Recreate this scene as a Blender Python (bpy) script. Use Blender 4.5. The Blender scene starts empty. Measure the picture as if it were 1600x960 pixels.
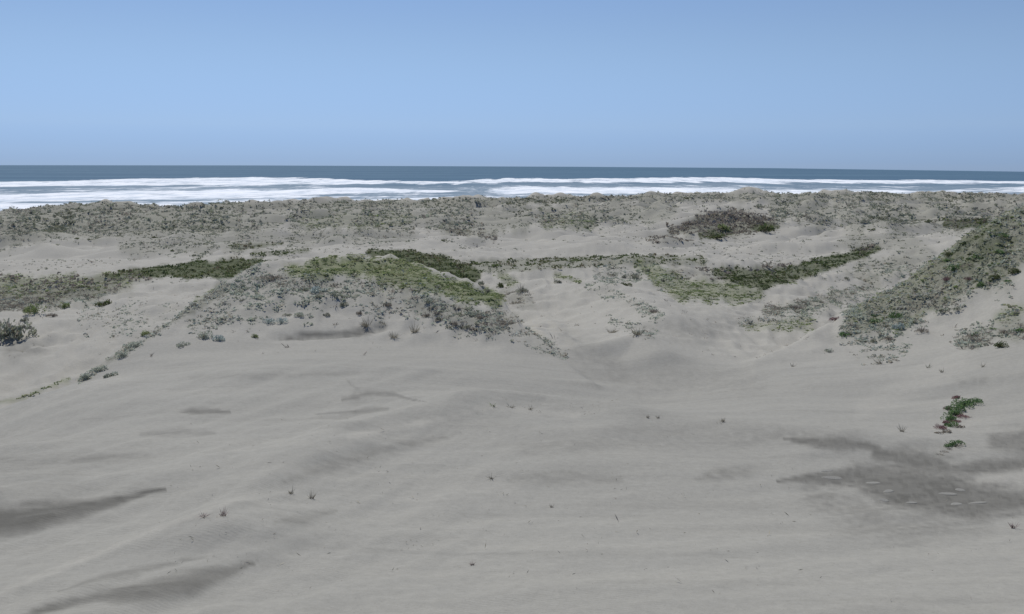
import bpy, math, random
import numpy as np
from mathutils import Matrix, Vector

random.seed(7); RNG = np.random.default_rng(7)
R = math.radians
scene = bpy.context.scene
COL = scene.collection

# ------------------------------------------------------------------ camera
EYE = 20.0                     # metres above the sea
F = 1500.0                     # focal length in pixels of a 1600 x 960 frame
HL, HR = 255.5, 262.5          # row of the true horizon at the left and right edge
cam_d = bpy.data.cameras.new('camera'); cam = bpy.data.objects.new('camera', cam_d); COL.objects.link(cam)
cam_d.sensor_width = 36.0; cam_d.lens = 36.0*F/1600.0
cam_d.clip_start = 0.3; cam_d.clip_end = 60000.0
ROLL = math.atan((HR-HL)/1600.0)
PITCH = math.atan((480-(HL+HR)/2)*math.cos(ROLL)/F)
CM = Matrix.Rotation(R(90)-PITCH, 3, 'X') @ Matrix.Rotation(ROLL, 3, 'Z')
cam.matrix_world = Matrix.Translation((0, 0, EYE)) @ CM.to_4x4()
scene.camera = cam
CMn = np.array(CM)

# ------------------------------------------------------------------ sky and sun
SUN_EL, SUN_AZ = 50.0, -20.0           # azimuth from the view direction, negative = left
world = bpy.data.worlds.new("World"); scene.world = world; world.use_nodes = True
wn = world.node_tree; wn.nodes.clear()
sky = wn.nodes.new('ShaderNodeTexSky'); sky.sky_type = 'NISHITA'; sky.sun_disc = False
sky.sun_elevation = R(SUN_EL); sky.sun_rotation = R(SUN_AZ)
sky.altitude = 0.0; sky.air_density = 1.0; sky.dust_density = 0.0; sky.ozone_density = 4.0
bg = wn.nodes.new('ShaderNodeBackground'); bg.inputs['Strength'].default_value = 0.104
wo = wn.nodes.new('ShaderNodeOutputWorld')
tintn = wn.nodes.new('ShaderNodeMix'); tintn.data_type = 'RGBA'; tintn.blend_type = 'MULTIPLY'
tintn.inputs[0].default_value = 1.0; tintn.inputs[7].default_value = (0.85, 0.85, 1.0, 1)
wg = wn.nodes.new('ShaderNodeTexCoord'); wsep = wn.nodes.new('ShaderNodeSeparateXYZ'); wr = wn.nodes.new('ShaderNodeValToRGB')
wn.links.new(wg.outputs['Generated'], wsep.inputs[0]); wn.links.new(wsep.outputs['Z'], wr.inputs[0]); wr.color_ramp.interpolation = 'B_SPLINE'
_st = [(0.0, (.29, .44, .90)), (0.01, (.295, .445, .91)), (0.04, (.415, .525, .885)), (0.105, (.67, .675, .78)), (0.165, (.68, .66, .745)), (0.4, (.78, .78, .88)), (1.0, (.85, .85, 1))]
while len(wr.color_ramp.elements) < len(_st): wr.color_ramp.elements.new(.5)
for _e, (_p, _c) in zip(wr.color_ramp.elements, _st): _e.position = _p; _e.color = (*_c, 1)
wn.links.new(wr.outputs[0], tintn.inputs[7])
wn.links.new(sky.outputs[0], tintn.inputs[6]); wn.links.new(tintn.outputs[2], bg.inputs[0]); wn.links.new(bg.outputs[0], wo.inputs[0])
sd = bpy.data.lights.new('sun', 'SUN'); sd.energy = 3.7; sd.angle = R(0.5); sd.color = (1.0, 0.965, 0.91)
so = bpy.data.objects.new('sun', sd); COL.objects.link(so)
sdir = Vector((math.sin(R(SUN_AZ))*math.cos(R(SUN_EL)), math.cos(R(SUN_AZ))*math.cos(R(SUN_EL)), math.sin(R(SUN_EL))))
so.rotation_euler = sdir.to_track_quat('Z', 'Y').to_euler()
scene.view_settings.view_transform = 'Standard'; scene.view_settings.look = 'None'
scene.view_settings.exposure = 0.0; scene.view_settings.gamma = 1.0; scene.view_settings.use_curve_mapping = False

# ------------------------------------------------------------------ helpers
def ray(px, row):
    d = np.stack([(np.asarray(px, float)-800)/F, (480-np.asarray(row, float))/F, -np.ones_like(np.asarray(px, float))], -1)
    return d @ CMn.T
def at_depth(px, row, Y):
    d = ray(px, row); k = np.asarray(Y, float)/d[..., 1]
    return d[..., 0]*k, EYE+d[..., 2]*k
def picture(X, Y, Z):
    p = np.stack([X, Y, Z-EYE], -1) @ CMn
    w = np.maximum(-p[..., 2], 1e-3)
    return 800+F*p[..., 0]/w, 480-F*p[..., 1]/w
_P = np.random.default_rng(3).permutation(512)
_P = np.concatenate([_P, _P, _P])
_G = np.random.default_rng(4).uniform(0, 2*math.pi, 512); _GX, _GY = np.cos(_G), np.sin(_G)
def noise(x, y, s=0):
    x = np.asarray(x, float)+s*17.3; y = np.asarray(y, float)-s*9.7
    xi = np.floor(x).astype(int); yi = np.floor(y).astype(int); fx = x-xi; fy = y-yi
    xi &= 511; yi &= 511
    def g(i, j, dx, dy):
        h = _P[(_P[(xi+i) & 511]+yi+j) & 511]
        return _GX[h]*dx+_GY[h]*dy
    u = fx*fx*fx*(fx*(fx*6-15)+10); v = fy*fy*fy*(fy*(fy*6-15)+10)
    a = g(0, 0, fx, fy); b = g(1, 0, fx-1, fy); c = g(0, 1, fx, fy-1); d = g(1, 1, fx-1, fy-1)
    return 1.5*((a+(b-a)*u)+((c+(d-c)*u)-(a+(b-a)*u))*v)
def fbm(x, y, o=4, s=0, gain=0.5):
    r = 0; a = 1
    for k in range(o):
        r = r+a*noise(x*2**k, y*2**k, s+k*3); a *= gain
    return r
def sstep(a, b, x):
    t = np.clip((x-a)/(b-a), 0, 1); return t*t*(3-2*t)

def tag(o, label=None, cat=None, group=None, kind=None):
    for k, v in (('label', label), ('category', cat), ('group', group), ('kind', kind)):
        if v: o[k] = v
    return o
def mesh_np(name, V, faces, mat, attrs=None, smooth=False):
    """V (n,3), faces (m,k) integer array -> mesh"""
    me = bpy.data.meshes.new(name); m, k = faces.shape
    me.vertices.add(len(V)); me.vertices.foreach_set('co', np.ascontiguousarray(V, np.float32).ravel())
    me.loops.add(m*k); me.loops.foreach_set('vertex_index', np.ascontiguousarray(faces, np.int32).ravel())
    me.polygons.add(m); me.polygons.foreach_set('loop_start', np.arange(m, dtype=np.int32)*k)
    me.polygons.foreach_set('loop_total', np.full(m, k, np.int32))
    me.update(calc_edges=True)
    for nm, (dom, arr) in (attrs or {}).items():
        a = me.attributes.new(nm, 'FLOAT', dom); a.data.foreach_set('value', np.ascontiguousarray(arr, np.float32))
    me.polygons.foreach_set('use_smooth', np.full(m, smooth))
    me.materials.append(mat); me.validate()
    return me
def link(name, me, parent=None, loc=None):
    o = bpy.data.objects.new(name, me); COL.objects.link(o)
    if parent: o.parent = parent
    if loc is not None: o.location = loc
    return o

# ------------------------------------------------------------------ shape of the land
# surveyed points: (picture column, row, depth in metres) or ('z', column, height, depth) for hidden ground
class Surf:
    def __init__(self, pts, c=0.75):
        U, L, Z = [], [], []
        for p in pts:
            if p[0] == 'z': U.append((p[1]-800)/F); L.append(p[3]); Z.append(p[2])
            else:
                x, z = at_depth(p[0], p[1], p[2]); U.append(float(x)/p[2]); L.append(p[2]); Z.append(float(z))
        self.c = c
        self.a = np.array(U)*F/400; self.b = np.log(L)*3.2; Z = np.array(Z)
        n = len(Z); K = self.k(self.a, self.b)
        A = np.zeros((n+3, n+3)); A[:n, :n] = K+np.eye(n)*1e-3
        A[:n, n] = 1; A[:n, n+1] = self.a; A[:n, n+2] = self.b; A[n:, :n] = A[:n, n:].T
        self.w = np.linalg.solve(A, np.concatenate([Z, np.zeros(3)]))
    def k(self, a, b):
        return -np.sqrt((a[..., None]-self.a)**2+(b[..., None]-self.b)**2+self.c**2)
    def __call__(self, u, Y):
        a = u*F/400; b = np.log(Y)*3.2; w = self.w; n = len(self.a)
        return self.k(a, b)@w[:n]+w[n]+w[n+1]*a+w[n+2]*b

base_pts = [('z', c, 16.7, 3.0) for c in (-300, 0, 800, 1600, 1900)]
base_pts += [('z', c, 15.15, 6.5) for c in (-300, 400, 1200, 1900)]
for c in (-300, 0, 250, 500, 800, 1100, 1350, 1600, 1900):
    base_pts += [(c, 960, 12.7), (c, 842, 18), (c, 727, 25)]
base_pts += [(c, 648, 32) for c in (250, 500, 800, 1100, 1350)] + [(1600, 650, 31), (1900, 640, 30), (0, 655, 36), (-300, 725, 33),
 (1500, 650, 32), (1600, 560, 41), (1900, 560, 40), (1500, 560, 43), (1400, 590, 41),
 (130, 600, 41), (250, 590, 40), (400, 560, 44), (600, 560, 44), (800, 580, 42), (950, 610, 39), (1250, 600, 39),
 # rim of the left blowout and its floor and far wall
 ('z', -300, 6.6, 48), ('z', 0, 6.9, 48), ('z', 130, 7.0, 52), ('z', 260, 7.6, 58), ('z', 340, 8.3, 70),
 (0, 620, 55), (100, 565, 62), (200, 520, 69), (290, 480, 78), (100, 470, 88), (250, 452, 92), (0, 475, 86), (340, 440, 96), (-300, 470, 86),
 (0, 436, 108), (200, 432, 110), (380, 412, 118), (0, 415, 140), (200, 400, 150), (400, 396, 150),
 # hidden ground behind the mound
 ('z', 450, 7.6, 100), ('z', 600, 8.2, 100), ('z', 700, 8.0, 90), ('z', 500, 8.5, 92),
 (590, 396, 128), (660, 402, 124), (740, 412, 118), (700, 438, 98), (640, 418, 108),
 # the saddle right of the mound
 (880, 600, 40), (900, 560, 46), (900, 500, 60), (890, 455, 80), (850, 432, 92), ('z', 790, 8.6, 75), ('z', 740, 8.4, 82), ('z', 450, 8.2, 78), ('z', 600, 8.6, 80),
 (1100, 560, 46), (1100, 520, 55), (1170, 485, 68), (1010, 500, 61), (960, 470, 73), (1080, 470, 78), (960, 430, 90), (1000, 404, 106), (1080, 420, 99),
 (1150, 440, 92), (1140, 412, 104), (1230, 452, 88), (1250, 412, 122), (1370, 390, 138), (1300, 420, 110), (1300, 450, 92), (1250, 490, 72), (1200, 540, 54), (1350, 500, 76), ('z', 1450, 7.8, 95), ('z', 1600, 8.0, 100), ('z', 1800, 9, 100),
 (850, 415, 116), (850, 400, 135), (1100, 398, 132), (1100, 385, 155)]
# the flats and the foredune, far off
base_pts += [(-300, 395, 175), (0, 395, 175), (200, 385, 180), (400, 385, 172), (600, 385, 155), (800, 385, 165), (1000, 385, 160), (1200, 385, 160), (1400, 370, 180), (1480, 372, 160), (1600, 362, 190),
 (0, 372, 215), (200, 365, 225), (400, 365, 225), (600, 362, 225), (800, 365, 220), (1000, 362, 225), (1200, 352, 240), (1400, 352, 240), (1900, 352, 240),
 (0, 350, 275), (200, 345, 290), (400, 343, 300), (600, 340, 300), (800, 340, 300), (1000, 335, 320), (1120, 338, 300), (1300, 332, 340), (1600, 328, 360), (1900, 328, 360),
 (-300, 330, 370), (0, 330, 375), (100, 326, 385), (200, 325, 390), (400, 324, 410), (560, 321, 430), (700, 316, 450), (850, 313, 480), (1000, 309, 500), (1200, 306, 540), (1400, 307, 570), (1600, 306, 600), (1900, 306, 620),
 ('z', -300, -1.6, 455), ('z', 0, -1.6, 455), ('z', 400, -1.5, 500), ('z', 800, -1.5, 580), ('z', 1200, -1.5, 690), ('z', 1600, -1.5, 790), ('z', 1900, -1.5, 820)]
base_pts += [('z', c, -8, 1500) for c in (-300, 400, 1200, 1900)]
BASE = Surf(base_pts)
m_crest = [(60, 625, 40.5), (130, 594, 42.5), (200, 552, 46), (260, 508, 51), (320, 468, 56), (400, 414, 62), (470, 404, 65), (540, 399, 67), (590, 397, 68), (640, 408, 67), (700, 425, 65), (745, 441, 63), (775, 458, 60), (805, 490, 55), (845, 525, 50), (885, 558, 46), (930, 590, 41)]
MOUND = Surf(m_crest+[(200, 570, 44), (300, 540, 47), (400, 533, 48), (520, 530, 49), (600, 528, 49), (700, 540, 48.5), (780, 545, 48), (840, 560, 46),
 (330, 500, 52), (400, 470, 55), (500, 470, 55), (600, 475, 54.5), (650, 450, 58), (700, 480, 54.5), (750, 500, 52.5), (500, 435, 59.5), (600, 430, 61), (700, 450, 59),
 (130, 620, 39), (300, 590, 41), (600, 580, 42), (850, 600, 40)], c=0.12)
r_crest = [(1180, 560, 47), (1240, 528, 51), (1300, 500, 54), (1350, 471, 57), (1400, 440, 59), (1450, 408, 60), (1500, 377, 60), (1550, 348, 60), (1600, 322, 60), (1700, 285, 60), (1900, 235, 60)]
RIGHT = Surf(r_crest+[(1250, 560, 47), (1320, 560, 46.5), (1400, 560, 45.5), (1400, 500, 52), (1350, 530, 50), (1450, 480, 53.5), (1500, 440, 55), (1550, 400, 56), (1500, 500, 50), (1500, 550, 44.5), (1600, 380, 56), (1600, 440, 51.5), (1600, 480, 48), (1600, 540, 42.5), (1600, 600, 36), (1500, 610, 37), (1400, 610, 38),
 (1800, 560, 37), (1800, 400, 50), (1800, 640, 29), (1250, 600, 40)], c=0.12)
def crest_fn(pts):
    P = [(float(at_depth(p[0], p[1], p[2])[0])/p[2], p[2], float(at_depth(p[0], p[1], p[2])[1])) for p in pts]
    return np.array(P).T
MC, RC = crest_fn(m_crest), crest_fn(r_crest)
# soft wind ridges on bare sand: (polyline of columns/rows, width m, height m)
RIDGES = [([(330, 850), (420, 770), (540, 690), (640, 668), (760, 636), (860, 640), (960, 652)], 1.3, 0.55),
          ([(760, 648), (900, 700), (1000, 660), (1150, 668), (1300, 684), (1390, 688)], 1.8, 0.26),
          ([(0, 795), (110, 778), (230, 765), (330, 745)], 1.2, 0.36),
          ([(-50, 715), (110, 714), (260, 706)], 1.6, 0.28),
          ([(100, 925), (230, 885), (400, 860), (520, 845)], 0.8, 0.13),
          ([(60, 960), (180, 925), (300, 905), (420, 890)], 0.7, 0.10),
          ([(540, 600), (562, 612), (540, 625), (640, 634), (700, 640)], 0.7, 0.12),
          ([(780, 748), (900, 738), (1000, 742)], 1.6, 0.20),
          ([(230, 640), (330, 632), (470, 628)], 1.5, 0.14),
          ([(400, 587), (520, 580), (700, 585), (900, 600)], 2.0, 0.22),
          ([(930, 448), (990, 470), (1045, 505)], 2.0, 0.8),
          ([(870, 440), (880, 480), (915, 530), (980, 575)], 3.2, -0.5), ([(1180, 488), (1120, 525), (1090, 570), (1020, 610)], 3.6, -0.42), ([(620, 470), (700, 500), (760, 530)], 1.2, -.25), ([(655, 455), (730, 490), (790, 530)], 1.0, .35),
          ([(940, 535), (1000, 526), (1030, 545)], 1.4, 0.6),
          ([(1250, 720), (1330, 690), (1420, 700), (1490, 700)], 0.8, 0.10),
          ([(1490, 640), (1530, 620), (1575, 612)], 0.8, 0.14)]
_ridge_w = []
def seg_dist(X, Y, pts):
    best = np.full(X.shape, 1e9); side = np.zeros(X.shape)
    for (ax, ay), (bx, by) in zip(pts[:-1], pts[1:]):
        dx, dy = bx-ax, by-ay; L2 = dx*dx+dy*dy+1e-9
        t = np.clip(((X-ax)*dx+(Y-ay)*dy)/L2, 0, 1)
        d = np.hypot(X-(ax+t*dx), Y-(ay+t*dy)); m = d < best
        best = np.where(m, d, best); side = np.where(m, np.sign((X-ax)*dy-(Y-ay)*dx), side)
    return best, side

def uy(X, Y):
    r = np.hypot(X, Y); Ye = np.maximum(np.maximum(Y, 0.62*r), 1.0)
    return np.clip(X/Ye, -0.78, 0.78), Ye, r
def smax(a, b, k):
    h = np.clip(0.5+0.5*(a-b)/k, 0, 1); return b+(a-b)*h+k*h*(1-h)
CLIFF = [(435, 527), (500, 524), (555, 520), (600, 512)]
_cl = []
def land(X, Y, detail=True):
    X = np.asarray(X, float); Y = np.asarray(Y, float); sh = X.shape
    X = X.ravel(); Y = Y.ravel(); out = np.empty(X.shape)
    for i in range(0, len(X), 60000):
        s = slice(i, i+60000); out[s] = _land(X[s], Y[s], detail)
    return out.reshape(sh)
def _land(X, Y, detail):
    u, Ye, r = uy(X, Y)
    z = BASE(u, Ye)
    z = np.where(r < 6, z*sstep(1.5, 6, r)+(18.25-0.52*r)*(1-sstep(1.5, 6, r)), z)
    # mound
    yc = np.interp(u, MC[0], MC[1]); zc = np.interp(u, MC[0], MC[2])
    m = (Ye < 130) & (Ye > 34) & (u > MC[0][0]-0.06) & (u < MC[0][-1]+0.06)
    if m.any():
        f = np.full(X.shape, -50.); um, ym = u[m], Ye[m]
        g = MOUND(um, np.minimum(ym, yc[m]))
        over = np.maximum(ym-yc[m], 0); out = np.maximum(np.maximum(MC[0][0]-um, um-MC[0][-1]), 0)*ym
        f[m] = g-0.52*over*over/(over+1.2)-0.5*out-0.6*np.maximum(41-ym, 0)
        z = smax(f, z, 0.35)
    yr = np.interp(u, RC[0], RC[1])
    m = (Ye < 150) & (Ye > 30) & (u > RC[0][0]-0.05)
    if m.any():
        f = np.full(X.shape, -50.); um, ym = u[m], Ye[m]
        g = RIGHT(um, np.minimum(ym, yr[m])); over = np.maximum(ym-yr[m], 0)
        f[m] = g-0.5*over*over/(over+1.5)-0.5*np.maximum(RC[0][0]-um, 0)*ym-0.5*np.maximum(37-ym, 0)
        z = smax(f, z, 1.0)
    for pts, w, h in _ridge_w:
        if r.min() > 140: break
        d, sd_ = seg_dist(X, Y, pts)
        ww = w*1.1
        z = z+h*np.exp(-(np.sqrt((d/ww)**2+0.09)-0.3))
    if _cl:
        d, sd_ = seg_dist(X, Y, _cl[0]); z = z-0.22*np.exp(-(d/0.5)**2)*(1+0.4*noise(X*2, Y*2, 8))
    if detail:
        # rotated axes: the wind blows from the left front
        a = X*0.94+Y*0.34; b = -X*0.34+Y*0.94
        z = z+0.05*fbm(a/6, b/1.6, 3, 1)*sstep(4, 12, r)+0.012*fbm(a/0.9, b/0.3, 2, 5)
        far = sstep(95, 190, Ye)
        z = z+far*(2.1*fbm(a/24, b/17, 4, 11)+1.5*(0.35-np.abs(noise(X/15, Y/17, 21)))+0.30*noise(X/4, Y/4.5, 23))
        land_far = sstep(0.0, 1.6, z)*sstep(240, 380, Ye)
        z = z+land_far*(2.6*np.abs(fbm(X/22, Y/20, 3, 31))-1.3+0.6*noise(X/7, Y/7, 33)+3.4*noise(X/42, Y/60, 35))
        z = z+sstep(44, 60, Ye)*(1-far)*0.22*fbm(X/2.3, Y/2.3, 3, 41)*(0.4+sstep(-.2, .3, noise(X/9, Y/9, 43)))
        z = z+0.09*fbm((X*.35+Y*.93)/9, (X*.93-Y*.35)/1.3, 3, 45)*sstep(3, -6, X)*sstep(8, 14, r)*sstep(48, 36, Ye)
        hol = 1-0.9*np.exp(-((u-0.145)/0.085)**4)*sstep(95, 75, Ye)
        z = z+hol*sstep(46, 54, Ye)*(1-far)*0.40*(0.3-np.abs(fbm(X/2.6, Y/7, 3, 47)))
        zz = sstep(60, 90, Ye)*(1-far); z = z+zz*0.5*fbm(X/8, Y/6, 2, 51)
    return z
def hit(px, row):
    """where the line of sight through a picture point meets the land"""
    px = np.atleast_1d(np.asarray(px, float)); row = np.atleast_1d(np.asarray(row, float))
    Ys = np.exp(np.linspace(math.log(6), math.log(700), 480)); d = ray(px, row)
    out = []
    for k in range(len(px)):
        X = d[k, 0]/d[k, 1]*Ys; Zr = EYE+d[k, 2]/d[k, 1]*Ys
        g = land(X, Ys)-Zr; i = int(np.argmax(g > 0))
        if g[i] <= 0: i = len(Ys)-1
        j = max(i-1, 0); t = 0 if i == 0 else -g[j]/(g[i]-g[j]+1e-9); t = min(max(t, 0), 1)
        y = Ys[j]+(Ys[i]-Ys[j])*t; out.append((d[k, 0]/d[k, 1]*y, y, EYE+d[k, 2]/d[k, 1]*y))
    return np.array(out)
for pts, w, h in RIDGES:
    P = np.array(pts, float); H = hit(P[:, 0], P[:, 1]); RW = [(a, b) for a, b, _ in H]; _tmp = (RW, w, h)
    RIDGES[RIDGES.index((pts, w, h))] = _tmp
_ridge_w = list(RIDGES)
_cl.append([(a, b) for a, b, _ in hit([p[0] for p in CLIFF], [p[1] for p in CLIFF])])

# ------------------------------------------------------------------ what grows or lies where
# strokes: (kind, strength, depth range, [(column, row, half width)...], stretch)
def stroke_val(px, row, pts, soft=0.0, ky=1.0):
    v = np.full(px.shape, 9.0)
    for (ax, ay, ar), (bx, by, br) in zip(pts[:-1], pts[1:]):
        dx, dy = bx-ax, (by-ay)*ky; L2 = dx*dx+dy*dy+1e-9
        t = np.clip(((px-ax)*dx+(row-ay)*ky*dy)/L2, 0, 1)
        d = np.hypot(px-(ax+t*dx), (row-ay)*ky-t*dy)/(ar+t*(br-ar))
        v = np.minimum(v, d)
    return v
NEAR, MID, FAR = (30, 96), (84, 260), (150, 900)
STROKES = [
 # dark succulent and sedge strips in the hollows
 ('dark', 1.2, (90, 170), [(170, 431, 4), (260, 424, 9), (340, 421, 14), (395, 414, 9), (420, 410, 3)]),
 ('dark', 1.2, (74, 200), [(578, 396, 5), (640, 406, 14), (690, 418, 17), (740, 430, 10)]),
 ('dark', 0.9, (80, 200), [(1120, 425, 8), (1190, 437, 15), (1250, 425, 12), (1320, 404, 9), (1372, 389, 4)]),
 ('dark', 0.45, (90, 200), [(720, 418, 8), (800, 415, 10), (900, 411, 8), (1000, 405, 7), (1100, 409, 7)]),
 ('dark', 0.6, (120, 260), [(365, 387, 5), (440, 381, 2)]), ('dark', 0.5, (110, 260), [(395, 399, 4), (480, 392, 3)]),
 ('dark', 0.9, (150, 400), [(1095, 369, 5), (1118, 366, 8), (1140, 364, 5)]), ('dark', 0.9, (150, 400), [(1180, 356, 7), (1212, 353, 6)]),
 ('dark', 0.8, (100, 300), [(1480, 350, 6), (1540, 350, 6)]),
 ('dark', 0.5, (50, 90), [(1570, 365, 10), (1500, 420, 8)]),
 # green grass
 ('grass', 1.1, (50, 100), [(460, 425, 12), (550, 415, 20), (640, 430, 22), (700, 448, 16), (775, 470, 10)]),
 ('grass', 0.7, (60, 130), [(1000, 412, 10), (1030, 430, 12), (1060, 450, 16), (1120, 455, 20), (1180, 460, 10)]),
 ('grass', 0.9, (60, 130), [(1000, 412, 5), (1025, 440, 7)]),
 ('grass', 0.8, (80, 130), [(0, 448, 16), (80, 448, 18), (150, 442, 12), (200, 438, 8)]),
 ('grass', 0.9, (45, 80), [(1530, 380, 9), (1470, 420, 12), (1420, 448, 14), (1370, 476, 11), (1330, 497, 6)]),
 ('grass', 0.7, (45, 80), [(1610, 370, 22), (1560, 400, 20), (1490, 430, 14)]),
 ('grass', 0.7, (90, 200), [(1170, 450, 8), (1240, 445, 6)]), ('grass', 0.6, (60, 110), [(800, 440, 8), (780, 430, 4)]),
 ('grass', 0.6, (75, 110), [(310, 470, 6), (345, 450, 5)]), ('grass', 0.5, (40, 70), [(-20, 634, 2.5), (40, 620, 2), (75, 605, 2), (110, 592, 2)]), ('grass', 0.35, (48, 80), [(1170, 512, 6), (1260, 505, 12)]),
 ('grass', 0.5, (60, 120), [(870, 430, 5), (905, 440, 3)]),
 ('grass', 0.35, FAR, [(480, 345, 14), (560, 345, 16), (640, 342, 10)]), ('grass', 0.35, FAR, [(860, 345, 12), (920, 345, 10)]),
 ('grass', 0.4, (40, 60), [(1610, 478, 12), (1560, 498, 9)]),
 ('silver', 1.4, (45, 84), [(1640, 305, 18), (1600, 328, 14), (1500, 385, 14), (1400, 446, 12), (1330, 490, 12)]),
 ('grass', 0.6, (45, 84), [(1640, 305, 9), (1600, 328, 10), (1500, 385, 12), (1400, 446, 10)]),
 # silver green scrub
 ('grass', 1.3, (45, 84), [(1640, 306, 12), (1600, 330, 12), (1550, 356, 13), (1500, 386, 14), (1450, 420, 14), (1400, 450, 13), (1350, 482, 8)]),
 ('grass', 1.0, (42, 84), [(1630, 372, 7), (1570, 398, 8), (1520, 425, 7), (1480, 455, 6)]), ('grass', 1.0, (42, 84), [(1600, 350, 7), (1545, 385, 8), (1500, 412, 8), (1488, 435, 7)]),
 ('grass', .9, (42, 84), [(1610, 400, 8), (1560, 425, 7), (1525, 445, 6)]), ('grass', .8, (42, 84), [(1460, 440, 7), (1400, 480, 8), (1350, 510, 6)]), ('grass', .7, (42, 84), [(1500, 455, 6), (1440, 490, 7), (1400, 515, 6)]),
 ('dark', .7, (42, 84), [(1600, 365, 5), (1540, 398, 5), (1500, 425, 4)]), ('dark', .6, (42, 84), [(1560, 348, 4), (1500, 388, 5), (1455, 425, 4)]),
 ('silver', 0.75, (43, 96), [(300, 500, 16), (400, 455, 36), (500, 460, 34), (600, 465, 30), (680, 470, 28)]),
 ('silver', 0.6, (43, 96), [(690, 480, 26), (770, 505, 22), (830, 530, 14), (880, 555, 6)]),
 ('silver', 1.1, (40, 66), [(125, 596, 4), (165, 568, 5), (200, 545, 6), (250, 510, 9), (300, 480, 12), (350, 450, 14)]),
 ('silver', 1.3, (42, 84), [(1640, 370, 55), (1560, 395, 42), (1480, 435, 38), (1400, 480, 32), (1330, 512, 18)]), ('silver', .8, (42, 84), [(1610, 400, 45), (1540, 430, 30), (1460, 470, 30), (1390, 510, 26), (1320, 525, 16)]),
 ('silver', 0.7, (38, 62), [(1620, 500, 22), (1560, 512, 20), (1505, 532, 10)]),
 ('silver', 0.5, (60, 120), [(940, 430, 14), (1000, 425, 20), (1040, 440, 12)]), ('silver', 0.5, (50, 100), [(925, 448, 8), (980, 470, 9), (1030, 495, 9)]),
 ('silver', 0.55, (48, 130), [(1160, 505, 6), (1230, 490, 14), (1300, 470, 14), (1360, 450, 14), (1410, 415, 14)]),
 ('silver', 0.4, (80, 140), [(0, 465, 20), (90, 465, 18), (160, 465, 12)]),
 ('silver', 0.25, (60, 110), [(150, 500, 25), (260, 505, 25)]),
 ('silver', 0.3, (48, 70), [(960, 500, 10), (1010, 520, 12)]), ('silver', 0.3, (40, 60), [(1340, 560, 10), (1410, 545, 16)]),
 # dry brown scrub
 ('dry', 0.6, (43, 96), [(640, 470, 12), (690, 485, 14), (760, 505, 16), (800, 500, 10)]),
 ('dry', 0.35, (43, 96), [(420, 440, 12), (560, 450, 16), (640, 450, 16)]),
 ('dry', 0.7, (80, 130), [(0, 440, 8), (100, 440, 8), (230, 436, 6)]),
 ('dry', 0.9, (80, 130), [(-20, 472, 20), (60, 462, 18), (120, 455, 14), (185, 447, 8)]), ('fore', .5, (80, 130), [(-20, 470, 22), (60, 462, 20), (130, 458, 16), (200, 450, 10)]),
 ('dry', 0.7, (38, 62), [(1600, 515, 16), (1560, 525, 14), (1500, 538, 8)]),
 ('dry', 0.5, (42, 84), [(1580, 400, 30), (1500, 440, 26), (1420, 490, 20), (1330, 510, 10)]),
 ('dry', 0.6, (84, 140), [(1060, 425, 10), (1130, 430, 14)]), ('dry', 0.6, (90, 180), [(1180, 425, 10), (1240, 415, 6)]),
 ('dry', 1.5, (150, 500), [(1050, 362, 7), (1100, 350, 18), (1150, 348, 20), (1200, 350, 12)]),
 ('dry', 0.6, (120, 400), [(1020, 373, 5), (1080, 376, 6)]), ('dry', 0.7, (90, 200), [(1340, 395, 6), (1380, 383, 3)]),
 ('dry', 0.5, (48, 130), [(1200, 485, 8), (1290, 470, 9), (1370, 445, 8)]), ('dry', 0.6, (150, 300), [(700, 360, 3), (730, 365, 4)]), ('dry', 0.6, (150, 300), [(755, 365, 5), (770, 370, 6)]),
 ('dry', 0.6, (60, 100), [(790, 460, 8), (820, 470, 12), (835, 480, 5)]), ('dry', 0.6, (100, 300), [(1480, 352, 5), (1520, 348, 5)]),
 # foredune cover
 ('fore', 1.0, FAR, [(-60, 350, 36), (120, 346, 30), (260, 345, 26), (360, 345, 20)]),
 ('fore', 0.75, FAR, [(330, 342, 26), (600, 338, 20), (760, 342, 20), (900, 335, 16), (1050, 328, 14)]),
 ('fore', 0.6, (120, 300), [(200, 385, 14), (420, 375, 16), (640, 365, 14)]),
 ('fore', 0.75, FAR, [(1220, 325, 22), (1350, 335, 28), (1450, 335, 26), (1600, 325, 18)]),
 ('fore', 0.9, FAR, [(1000, 309, 7), (1200, 308, 8), (1620, 308, 8)]), ('fore', 1.0, FAR, [(-60, 326, 8), (0, 326, 8), (640, 319, 7), (1000, 309, 5)]),
 ('fore', 0.6, (100, 260), [(1320, 380, 14), (1420, 375, 18), (1450, 400, 16), (1330, 430, 16)]),
]
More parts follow.
